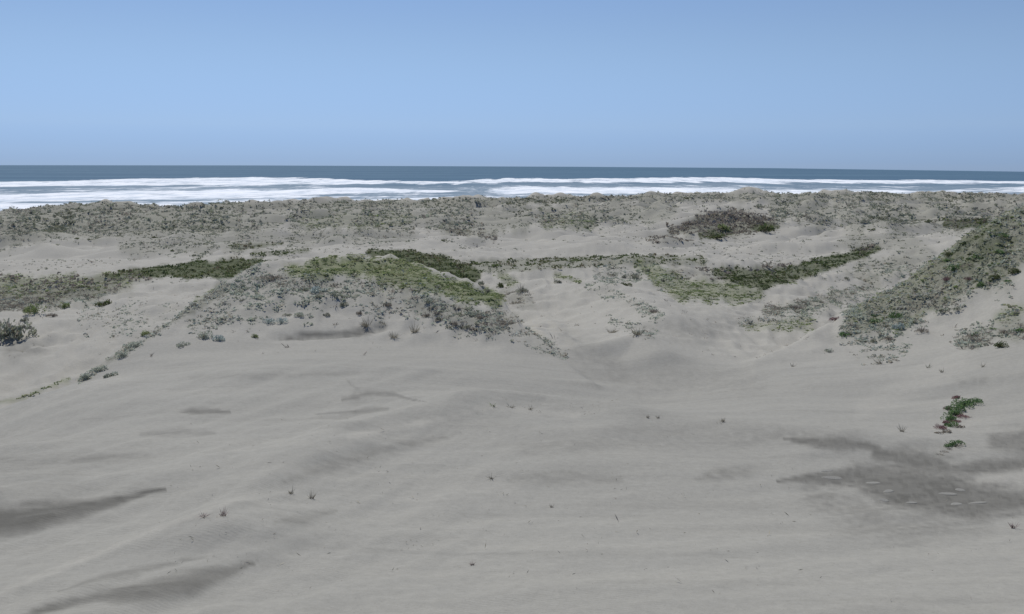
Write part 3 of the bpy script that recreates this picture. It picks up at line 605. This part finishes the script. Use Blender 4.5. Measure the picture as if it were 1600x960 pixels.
CFG = {
 ('near', 'silver'): ('dome', 7, 'silver', .235, .75, .8, 'low_scrub', 'silver green scrub covering the middle mound and the right dune'),
 ('near', 'dry'): ('twig', 12, 'dry', .28, .8, .9, 'dry_scrub', 'brown dry scrub among the green plants of the near dunes'),
 ('near', 'grass'): ('mat', 7, 'grass', .27, .9, .6, 'green_ground_cover', 'bright green low growth on top of the mound and the right dune'),
 ('near', 'dark'): ('mat', 12, 'dark', .28, .9, .9, 'dark_ground_cover', 'dark green low growth on the near dune slopes'),
 ('near', 'dots'): ('tuft', 7, 'dry', .22, .6, .8, 'sparse_stems', 'sparse dry stems poking from the sand around the mound'),
 ('mid', 'silver'): ('dome', 7, 'silver', .45, .9, .8, 'grey_scrub', 'grey green scrub on the hummocks behind the mound'),
 ('mid', 'dry'): ('dome', 7, 'dry', .55, 1., .9, 'brown_scrub', 'brown twiggy scrub around the hollows behind the mound'),
 ('mid', 'grass'): ('mat', 7, 'grass', .46, .9, .6, 'swale_grass', 'green grass on the slopes beside the far hollows'),
 ('mid', 'dark'): ('dome', 7, 'dark', .36, .9, 1.0, 'swale_sedge', 'dark green sedge filling the long hollows behind the mound'),
 ('mid', 'dots'): ('dome', 7, 'fore', .33, .9, .8, 'scattered_scrub', 'small dark scrub scattered over the pale flats behind the mound'),
 ('mid', 'fore'): ('dome', 7, 'fore', .46, .9, .8, 'hummock_scrub', 'olive grey scrub on the sand hummocks of the middle distance'),
 ('far', 'silver'): ('dome', 4, 'silver', .7, .9, .8, 'distant_scrub', 'pale scrub in the far distance'),
 ('far', 'dry'): ('dome', 7, 'dry', 1.1, 1., 1.1, 'distant_thicket', 'brownish grey thicket growing below the foredune on the right'),
 ('far', 'grass'): ('mat', 4, 'grass', .8, .9, .8, 'distant_grass', 'faint green patches on the seaward dunes'),
 ('far', 'dark'): ('dome', 7, 'dark', 1.2, 1., 1.0, 'distant_sedge', 'dark growth in the hollows near the foredune'),
 ('far', 'fore'): ('dome', 4, 'fore', .98, .9, .8, 'foredune_scrub', 'olive and grey scrub covering the foredune along the beach'),
 ('far', 'dots'): ('dome', 4, 'fore', .62, .9, .8, 'far_flat_scrub', 'small dark scrub dotted over the pale sand near the foredune'),
}
rr = np.random.default_rng(55)
for key, (tp, nl, mat, sz, _, hs, nm, lab) in CFG.items():
    X, Y, Z = pools.get(key, ([], [], []))
    if len(X) == 0: continue
    n = len(X); size = sz*np.clip(np.exp(rr.normal(0, .45, n)), .3, 2.2); P = np.stack([X, Y, Z-0.02*size], -1)
    tint = np.clip(0.5+0.45*fbm(X/(Y*.05+1), Y/(Y*.05+1), 2, 161)+rr.normal(0, .12, n), 0, 1)
    t = bake(nm, lab, tp, P, size, hs*np.exp(rr.normal(0, .2, n)), nl, mat, tint, 'ground cover'); tot += t
    print('STUFF', key, n, t)
print('stuff triangles', tot)

# ------------------------------------------------------------------ single plants
def clump_mesh(name, n, kind, mat, seed, size=1.0, flat=1.0, woody=True):
    V, Fc = clump_template(n, kind, seed); V = V*np.array([size, size, size*flat]); r = np.random.default_rng(seed)
    z = V[Fc].mean(1); t = np.clip(r.normal(.5, .22, len(Fc)), .01, .99)
    return mesh_np(name, V, Fc, M[mat], {'tint': ('FACE', t)})
def stems_mesh(name, n, mat, seed, spread=0.5, h=0.6, th=0.012):
    """thin three-sided woody stems fanning from the root"""
    r = np.random.default_rng(seed); V, Fc = [], []
    for i in range(n):
        a = r.uniform(0, 2*math.pi); b = r.uniform(.2, 1)*spread; top = np.array([math.cos(a)*b, math.sin(a)*b, h*r.uniform(.4, 1)])
        p0 = np.array([math.cos(a)*.04, math.sin(a)*.04, -0.08]); mid = (p0+top)/2+np.array([0, 0, .12*h])
        o = len(V); s = unit(np.cross(top-p0, [0.3, 0.1, 1.0]))*th; u = unit(np.cross(s, top-p0))*th
        for q, w in ((p0, 1.3), (mid, .9), (top, .35)):
            for k in (s, -0.5*s+.87*u, -0.5*s-.87*u): V.append(q+k*w)
        for l in (0, 3):
            for k in range(3): Fc.append((o+l+k, o+l+(k+1) % 3, o+l+3+(k+1) % 3, o+l+3+k))
    F_ = np.array(Fc); return mesh_np(name, np.array(V), F_, M[mat], {'tint': ('FACE', np.clip(r.normal(.5, .2, len(F_)), .01, .99))})
_cache = {}
def plant(px, row, wpx, hpx, mat, label, cat='shrub', name='dune_shrub', kind='dome', group=None, n=260, accent=None, seed=None, depth_hit=True):
    seed = seed if seed is not None else int(px*7+row)
    h = hit([px], [row+hpx*0.42])[0]; dist = math.hypot(h[0], h[1])
    w = wpx/F*dist; hh = hpx/F*dist*0.95
    root = bpy.data.objects.new(name, None); COL.objects.link(root); root.location = h; root.empty_display_size = 0.1
    root.rotation_euler.z = random.uniform(0, 6)
    tag(root, label, cat, group)
    flat = max(0.25, min(1.6, (hh/0.42)/(w/0.95)))
    # foliage is spread along the slope: lay its base on the land
    me = clump_mesh('foliage', n, kind, mat, seed, w/0.95, flat)
    link('foliage', me, root)
    link('stem', stems_mesh('stem', 7 if kind != 'twig' else 16, 'dry', seed, w*.32, hh*.6, max(.008, w*.010)), root)
    if accent: link('dry_stems', stems_mesh('dry_stems', 26, accent, seed+5, w*.5, hh*.8, max(.006, w*.008)), root)
    return root

S = [ # column, row, width, height, material, kind, label
 (24, 506, 56, 50, 'fore', 'dome', 'large dark shrub overhanging the sand at the left rim of the blowout'),
 (52, 479, 26, 22, 'grass', 'dome', 'green shrub on the blowout rim right of the large dark rim shrub'),
 (101, 475, 16, 15, 'grass', 'dome', 'small round green shrub in the middle of the left blowout rim'),
 (162, 471, 24, 15, 'dark', 'dome', 'dark green shrub standing apart above the pale sand of the left blowout'),
 (83, 490, 16, 10, 'dry', 'twig', 'flat brown shrub just below the left blowout rim'),
 (38, 497, 12, 12, 'fore', 'dome', 'small drooping shrub between the dark rim shrub and the green one'),
 (343, 525, 18, 17, 'teal', 'dome', 'round blue grey bush at the left foot of the mound'),
 (318, 522, 22, 16, 'silver', 'dome', 'silver green bush touching the round blue grey bush'),
 (286, 537, 18, 9, 'silver', 'dome', 'low silver bush lowest on the left foot of the mound'),
 (136, 586, 20, 14, 'silver', 'dome', 'silver bush at the lowest end of the diagonal dune edge'),
 (154, 574, 20, 12, 'silver', 'dome', 'silver bush second from the low end of the diagonal dune edge'),
 (172, 584, 20, 12, 'silver', 'dome', 'silver bush on the sand in front of the diagonal dune edge'),
 (192, 551, 18, 14, 'silver', 'dome', 'rounded silver bush halfway up the diagonal dune edge'),
 (212, 537, 18, 12, 'silver', 'dome', 'silver bush just above the rounded one on the diagonal dune edge'),
 (231, 519, 16, 11, 'grass', 'dome', 'yellow green bush high on the diagonal dune edge'),
 (430, 430, 42, 12, 'dry', 'twig', 'long flat dark bush on the upper left of the mound'),
 (500, 451, 28, 16, 'teal', 'dome', 'pale blue bush near the middle of the mound'),
 (418, 500, 18, 11, 'teal', 'dome', 'blue green bush low on the left half of the mound'),
 (441, 499, 16, 11, 'teal', 'dome', 'blue green bush right of its twin low on the mound'),
 (470, 490, 16, 10, 'silver', 'dome', 'grey bush right of the two blue green bushes'),
 (398, 523, 12, 12, 'grass', 'dome', 'small green bush at the left end of the dark sand ledge'),
 (510, 490, 12, 10, 'fore', 'dome', 'dark little bush above the dark sand ledge'),
 (535, 474, 16, 12, 'fore', 'dome', 'dark bush in the centre of the mound face'),
 (573, 506, 20, 16, 'dry', 'tuft', 'bristly dark grass clump at the right end of the dark sand ledge'),
 (563, 485, 14, 13, 'dry', 'twig', 'brown bush above the bristly grass clump'),
 (600, 474, 24, 10, 'dry', 'twig', 'wide brown bush under the green top of the mound'),
 (615, 525, 20, 12, 'dry', 'tuft', 'thin dry grass clump on bare sand right of the ledge'),
 (648, 515, 18, 18, 'dry', 'tuft', 'olive grass clump on the lower right face of the mound'),
 (672, 467, 18, 15, 'silver', 'dome', 'rounded grey bush on the right shoulder of the mound'),
 (668, 490, 16, 12, 'dry', 'twig', 'dark bush leftmost in the row across the right mound face'),
 (690, 496, 16, 11, 'fore', 'dome', 'dark bush second in the row across the right mound face'),
 (710, 504, 12, 9, 'dry', 'dome', 'small dark bush third in the row across the right mound face'),
 (730, 509, 14, 9, 'fore', 'dome', 'olive dark bush at the right end of the row on the mound face'),
 (752, 492, 16, 12, 'dry', 'twig', 'brown grey bush above the right end of the row on the mound'),
 (786, 500, 14, 12, 'dry', 'twig', 'dark bush close to the right edge of the mound'),
 (754, 441, 14, 9, 'fore', 'dome', 'dark bush topmost on the pale saddle right of the mound'),
 (783, 444, 16, 12, 'dark', 'dome', 'dark green bush beside the pale saddle right of the mound'),
 (762, 453, 12, 8, 'fore', 'dome', 'dark bush lowest of the three on the pale saddle'),
 (815, 447, 26, 26, 'fore', 'twig', 'shaggy brown green bush hanging over the central hollow'),
 (872, 438, 12, 10, 'fore', 'dome', 'small bush at the head of the central sand hollow'),
 (992, 430, 18, 13, 'fore', 'dome', 'rounded dark bush on pale sand right of the central hollow'),
 (977, 443, 16, 9, 'dark', 'dome', 'flat dark bush just below the rounded one on pale sand'),
 (975, 431, 8, 7, 'fore', 'dome', 'tiny dark bush left of the rounded dark bush'),
 (1020, 484, 26, 10, 'dry', 'twig', 'grey bush at the lower end of the small slanting ridge'),
 (997, 519, 22, 16, 'dry', 'tuft', 'brown grass clump on the sand spur between the two hollows'),
 (955, 518, 18, 10, 'dry', 'tuft', 'thin grass clump left of the brown one on the sand spur'),
 (1120, 367, 26, 12, 'dark', 'dome', 'dark green bush at the foot of the grey thicket'),
 (1196, 354, 32, 17, 'dark', 'dome', 'largest dark green bush at the right end of the grey thicket'),
 (1133, 353, 26, 16, 'grass', 'dome', 'yellowish green bush inside the grey thicket'),
 (1190, 321, 20, 8, 'fore', 'dome', 'flat dark bush on the far dune above the thicket'),
 (1073, 309, 10, 5, 'dark', 'dome', 'tiny dark bush on the skyline left of the thicket'),
 (1583, 423, 22, 12, 'dark', 'dome', 'dark bush rightmost at the bottom of the steep green slope'),
 (1553, 428, 16, 18, 'dark', 'dome', 'dark upright bush beside the bare sand on the steep slope'),
 (1530, 444, 16, 12, 'vivid', 'dome', 'green bush at the lower edge of the steep slope'),
 (1492, 415, 18, 20, 'vivid', 'dome', 'bright green bush in the middle of the steep right slope'),
 (1397, 491, 22, 16, 'vivid', 'dome', 'green bush low on the left part of the steep slope'),
 (1400, 508, 22, 14, 'teal', 'dome', 'pale green bush under the green bush on the slope'),
 (1304, 497, 14, 9, 'rosy', 'dome', 'reddish bush at the left tip of the steep slope'),
 (1567, 538, 18, 13, 'dark', 'dome', 'dark green bush at the foot of the lower right scrub band'),
 (1483, 395, 14, 12, 'dark', 'dome', 'dark bush near the crest of the steep right slope'),
 (1515, 433, 18, 10, 'rosy', 'twig', 'pinkish brown bush on the lower steep slope'),
 (1478, 432, 16, 14, 'rosy', 'twig', 'pink brown bush left of the bright green one on the slope'),
 (1440, 512, 16, 16, 'dry', 'twig', 'dark ragged bush at the lowest edge of the steep slope'),
 (1390, 527, 18, 12, 'dry', 'twig', 'brown bush at the lower left edge of the steep slope'),
 (1365, 531, 12, 9, 'fore', 'dome', 'small bush below the left part of the steep slope'),
 (1293, 546, 14, 8, 'silver', 'dome', 'lone grey bush on pale sand left of the steep slope'),
 (1321, 434, 10, 8, 'fore', 'dome', 'small dark bush on pale sand left of the steep slope'),
 (1450, 345, 9, 7, 'dark', 'dome', 'tiny dark bush on pale sand near the far right foredune'),
 (1243, 478, 36, 12, 'dry', 'twig', 'wide grey brown bush beside the right end of the green hollow'),
 (1375, 566, 14, 11, 'dry', 'tuft', 'lone dry tuft on the smooth sand below the steep slope'),
 (1238, 571, 9, 6, 'dry', 'tuft', 'tiny dry tuft where the right slope meets the hollow'),
 (1450, 573, 8, 7, 'fore', 'tuft', 'small dark tuft below the lower right scrub band'),
 (1472, 580, 9, 6, 'dry', 'tuft', 'low twiggy tuft lowest on the right sand slope'),
 (1535, 571, 8, 8, 'dry', 'tuft', 'lone dark stem tuft under the right scrub band'),
 (1410, 671, 12, 11, 'straw', 'tuft', 'wispy straw coloured tuft left of the green trailing plant'),
 (1129, 657, 13, 9, 'dry', 'tuft', 'lone dark tuft on the crest of the middle sand ridge'),
 (1012, 651, 7, 6, 'dry', 'tuft', 'tiny tuft left of its twin on the middle sand ridge'),
 (1028, 652, 7, 6, 'dry', 'tuft', 'tiny tuft right of its twin on the middle sand ridge'),
 (798, 635, 14, 6, 'dry', 'tuft', 'low dry grass patch on the crest of the sand ridge'),
 (770, 633, 14, 6, 'grass', 'tuft', 'greenish grass patch at the top of the sand ridge'),
 (828, 638, 12, 6, 'dry', 'tuft', 'dry grass patch rightmost of three on the sand ridge crest'),
 (487, 775, 14, 14, 'straw', 'tuft', 'straw pale tuft of dead stems on the left foreground sand'),
 (455, 768, 14, 10, 'straw', 'tuft', 'loose straw pale stems left of the straw tuft'),
 (349, 802, 16, 14, 'rosy', 'tuft', 'reddish twig tuft on the left foreground sand'),
 (318, 806, 16, 7, 'rosy', 'tuft', 'faint reddish stems left of the reddish twig tuft'),
 (768, 746, 12, 9, 'dry', 'tuft', 'small dark twig tuft in the centre foreground'),
 (862, 790, 7, 9, 'straw', 'tuft', 'tiny white stem tuft in the centre foreground'),
 (1584, 822, 12, 12, 'rosy', 'tuft', 'reddish brown twig tuft at the right edge of the foreground'),
 (738, 881, 9, 7, 'rosy', 'tuft', 'tiny brown sprout in the bottom centre sand'),
]
for (px, row, w, h, mat, kind, lab) in S:
    if kind == 'tuft' and 500 < row <= 560: w, h, mat = w*.85, h*.65, 'straw'
    if kind == 'tuft' and row > 560: w, h = w*0.95, h*0.75; mat = 'straw' if mat == 'dry' else mat
    plant(px, row, w, h, mat, lab, cat='grass tuft' if kind == 'tuft' else 'shrub', name='grass_tuft' if kind == 'tuft' else 'dune_shrub', kind=kind, n=((34 if row > 560 else 90) if kind == 'tuft' else 420) if row > 380 else 160)

# the trailing green plant with reddish dead stems on the right sand slope, and its small neighbour
def trailing(path, label, name, mats, seed, lobes):
    r = np.random.default_rng(seed); P = hit([p[0] for p in path], [p[1] for p in path])
    root = bpy.data.objects.new(name, None); COL.objects.link(root); root.location = P[len(P)//2]; tag(root, label, 'plant'); root.empty_display_size = .1
    base = np.array(root.location)
    for part, mat, ctr, kind, n in lobes:
        Vs, Fs, o = [], [], 0
        H = hit([c[0] for c in ctr], [c[1] for c in ctr])
        for (cx, cy, w, h), g in zip(ctr, H):
            dist = math.hypot(g[0], g[1]); V, Fc = clump_template(n, kind, int(r.integers(1e6)))
            ww = w/F*dist/.75; hh = h/F*dist/.40
            V = V*np.array([ww, ww, hh]); X = V[:, 0]+g[0]; Y = V[:, 1]+g[1]; z0 = land(X, Y)
            V = np.stack([X, Y, z0+V[:, 2]+0.01], -1)-base; Vs.append(V); Fs.append(Fc+o); o += len(V)
        F_ = np.concatenate(Fs); me = mesh_np(part, np.concatenate(Vs), F_, M[mat], {'tint': ('FACE', np.clip(r.normal(.5, .25, len(F_)), .01, .99))})
        o_ = link(part, me, root); o_['kind'] = 'stuff'
    link('stem', stems_mesh('stem', 10, 'dry', seed, .35, .15, .01), root)
trailing([(1475, 668), (1490, 645), (1515, 625)], 'bright green trailing plant with reddish dead stems on the right sand slope', 'trailing_plant', M, 5, [
 ('foliage', 'vivid', [(1514, 630, 20, 10), (1503, 634, 22, 12), (1495, 641, 20, 13), (1489, 649, 18, 14), (1486, 658, 18, 14), (1487, 667, 15, 12), (1524, 628, 12, 7)], 'dome', 420),
 ('dry_stems', 'rosy', [(1472, 670, 15, 13), (1478, 662, 12, 12), (1494, 622, 13, 11), (1484, 640, 10, 9), (1503, 651, 22, 8), (1497, 660, 16, 8)], 'twig', 300),
 ('dead_leaves', 'dry', [(1478, 676, 14, 6), (1470, 678, 12, 4), (1498, 668, 14, 5)], 'dome', 120)])
trailing([(1470, 710), (1488, 697), (1500, 692)], 'small green plant with a dry tail below the bright trailing plant', 'trailing_plant', M, 9, [
 ('foliage', 'vivid', [(1484, 698, 14, 7), (1495, 695, 14, 8), (1500, 693, 9, 6)], 'dome', 300),
 ('dry_stems', 'dry', [(1474, 706, 10, 3), (1468, 711, 8, 2), (1480, 702, 8, 4)], 'twig', 60)])

# scattered small clumps, countable ones near enough to see singly: copies share their meshes
def group_of(n, y0, y1, box, mat, kind, size, label, group, seed, name='scrub_clump', cat='shrub', kinds=None, dens=0.3):
    X, Y, Z, px, row, r = scatter(n*60, y0, y1, seed)
    m = (px > box[0]) & (px < box[2]) & (row > box[1]) & (row < box[3]) & (Z > .8)
    if kinds:
        cv = cover(px, row, Y, X, kinds); m &= sum(cv.values()) > dens
    idx = np.nonzero(m)[0][:n]; protos = [clump_mesh('foliage', 90, kind, mat, seed*10+i) for i in range(4)]; st = stems_mesh('stem', 6, 'dry', seed, .3, .3, .012)
    for j, i in enumerate(idx):
        root = bpy.data.objects.new(name, None); COL.objects.link(root); root.empty_display_size = .1; s = size*math.exp(r.normal(0, .3))
        root.location = (X[i], Y[i], Z[i]-.02*s); root.rotation_euler = (0, 0, r.uniform(0, 6.28)); root.scale = (s, s, s*r.uniform(.6, 1)); tag(root, label, cat, group)
        link('foliage', protos[j % 4], root); link('stem', st, root)
group_of(50, 44, 84, (360, 440, 860, 545), 'fore', 'dome', .55, 'small dark scrub clump on the sandy face of the middle mound', 'dark clumps on the mound face', 201, kinds=['silver', 'dry'], dens=.3)
group_of(55, 42, 80, (1310, 340, 1600, 540), 'fore', 'dome', .6, 'small dark scrub clump on the steep slope of the right dune', 'dark clumps on the right dune slope', 202, kinds=['silver'], dens=.4)
group_of(30, 42, 80, (1310, 340, 1600, 540), 'vivid', 'dome', .7, 'green clump among grey scrub on the right dune slope', 'green clumps on the right dune slope', 203, kinds=['grass', 'silver'], dens=.5)
group_of(60, 120, 300, (560, 340, 1200, 402), 'dark', 'dome', .85, 'small dark clump dotted on the pale flats behind the mound', 'dark dots on the pale flats', 204)
group_of(40, 120, 330, (1200, 320, 1480, 430), 'dark', 'dome', .9, 'small dark clump on the pale hummocks left of the right dune crest', 'dark dots on the right hummocks', 205)
group_of(25, 60, 130, (900, 405, 1220, 480), 'fore', 'dome', .6, 'small dark clump on the low green mound right of the central hollow', 'dark clumps on the low green mound', 206, kinds=['silver', 'grass', 'dry'], dens=.25)
group_of(30, 130, 330, (0, 335, 420, 400), 'dark', 'dome', 1.0, 'small dark clump on the hummocks of the left middle distance', 'dark dots on the left hummocks', 207)

# ------------------------------------------------------------------ footprints: shallow pressed ovals filled with dry sand
def footprint_mesh():
    V = []; Fc = []; n = 16
    def outline(k, s):
        t = 2*math.pi*k/n; x = math.cos(t)*.15*s; y = math.sin(t)*(.052+.012*math.cos(t))*s; return x, y
    rings = [(1.15, -.010), (1.0, .002), (.8, .0015), (.4, .001)]
    for s, z in rings:
        for k in range(n): x, y = outline(k, s); V.append((x, y, z))
    V.append((0, 0, 0.001))
    for a in range(3):
        for k in range(n): Fc.append((a*n+k, a*n+(k+1) % n, (a+1)*n+(k+1) % n, (a+1)*n+k))
    me = bpy.data.meshes.new('footprint'); me.from_pydata(V, [], Fc+[(3*n+k, 3*n+(k+1) % n, 4*n) for k in range(n)])
    m, nt, bs = new_mat('dry loose sand'); nt.links.new(ramp(nt, noise_n(nt, mapped(nt), 30, 4), [(.3, (.19, .182, .155)), (.7, (.255, .245, .21))]), bs.inputs['Base Color']); bs.inputs['Roughness'].default_value = .95
    me.materials.append(m); me.polygons.foreach_set('use_smooth', [True]*len(me.polygons)); return me
fp = footprint_mesh()
FP = [(1300, 747, 34), (1292, 736, 22), (1364, 755, 24), (1388, 768, 26), (1381, 782, 17), (1424, 786, 20), (1481, 772, 30), (1494, 788, 24), (1528, 786, 30), (1500, 766, 14)]
FPL = ['long pale footprint at the left end of the trail on damp sand', 'faint footprint above the leftmost long one', 'short footprint right of the leftmost long one', 'bright narrow footprint near the middle of the damp patch', 'small footprint just below the bright narrow one', 'slanting footprint in the lower middle of the damp patch', 'bright footprint right of the damp patch middle', 'blurred footprint at the lower right of the damp patch', 'rightmost long footprint on the damp patch', 'tiny footprint uppermost at the right of the damp patch']
for i, (px, row, w) in enumerate(FP):
    h = hit([px], [row])[0]; d = 0.15; z = lambda x, y: float(land(np.array([x]), np.array([y]))[0])
    nrm = Vector((-(z(h[0]+d, h[1])-z(h[0]-d, h[1]))/(2*d), -(z(h[0], h[1]+d)-z(h[0], h[1]-d))/(2*d), 1)).normalized()
    o = link('footprint', fp); q = Vector((0, 0, 1)).rotation_difference(nrm); o.rotation_mode = 'QUATERNION'
    o.rotation_quaternion = q @ Matrix.Rotation(random.uniform(-.6, .7), 3, 'Z').to_quaternion(); s = w/F*math.hypot(h[0], h[1])/.33; o.scale = (s*random.uniform(.8, 1.05), random.uniform(1.3, 2.0), 1)
    o.location = Vector(h)+nrm*.010
    tag(o, FPL[i], 'footprint', 'footprints across the damp sand')

# ------------------------------------------------------------------ bits of dead stem and litter lying on the bare sand
def litter(n, box, mat, name, label, seed, size):
    r = np.random.default_rng(seed); px = r.uniform(box[0], box[2], n); row = r.uniform(box[1], box[3], n)
    cl = noise(px/60, row/25, 171) > 0.0; px, row = px[cl], row[cl]; H = hit(px, row); k = len(H)
    a = r.uniform(0, 2*math.pi, k); L = size*np.exp(r.normal(0, .5, k)); d = np.stack([np.cos(a), np.sin(a), r.uniform(.0, .9, k)], 1); d = unit(d)
    V, Fc = leaf_quads(H+np.array([0, 0, .004]), d, unit(r.normal(size=(k, 3))), L, L*.05+.0015)
    me = mesh_np(name, V, Fc, M[mat], {'tint': ('FACE', r.uniform(0, 1, k))}); tag(link(name, me), label, 'litter', kind='stuff')
litter(700, (250, 640, 1250, 900), 'straw', 'stem_litter', 'broken pale stems scattered over the foreground sand', 301, .06)
litter(420, (250, 620, 1600, 940), 'dry', 'twig_litter', 'tiny dark twigs scattered over the foreground sand', 302, .045)
litter(200, (740, 622, 980, 650), 'dry', 'ridge_litter', 'dark stems along the crest of the middle sand ridge', 303, .05)
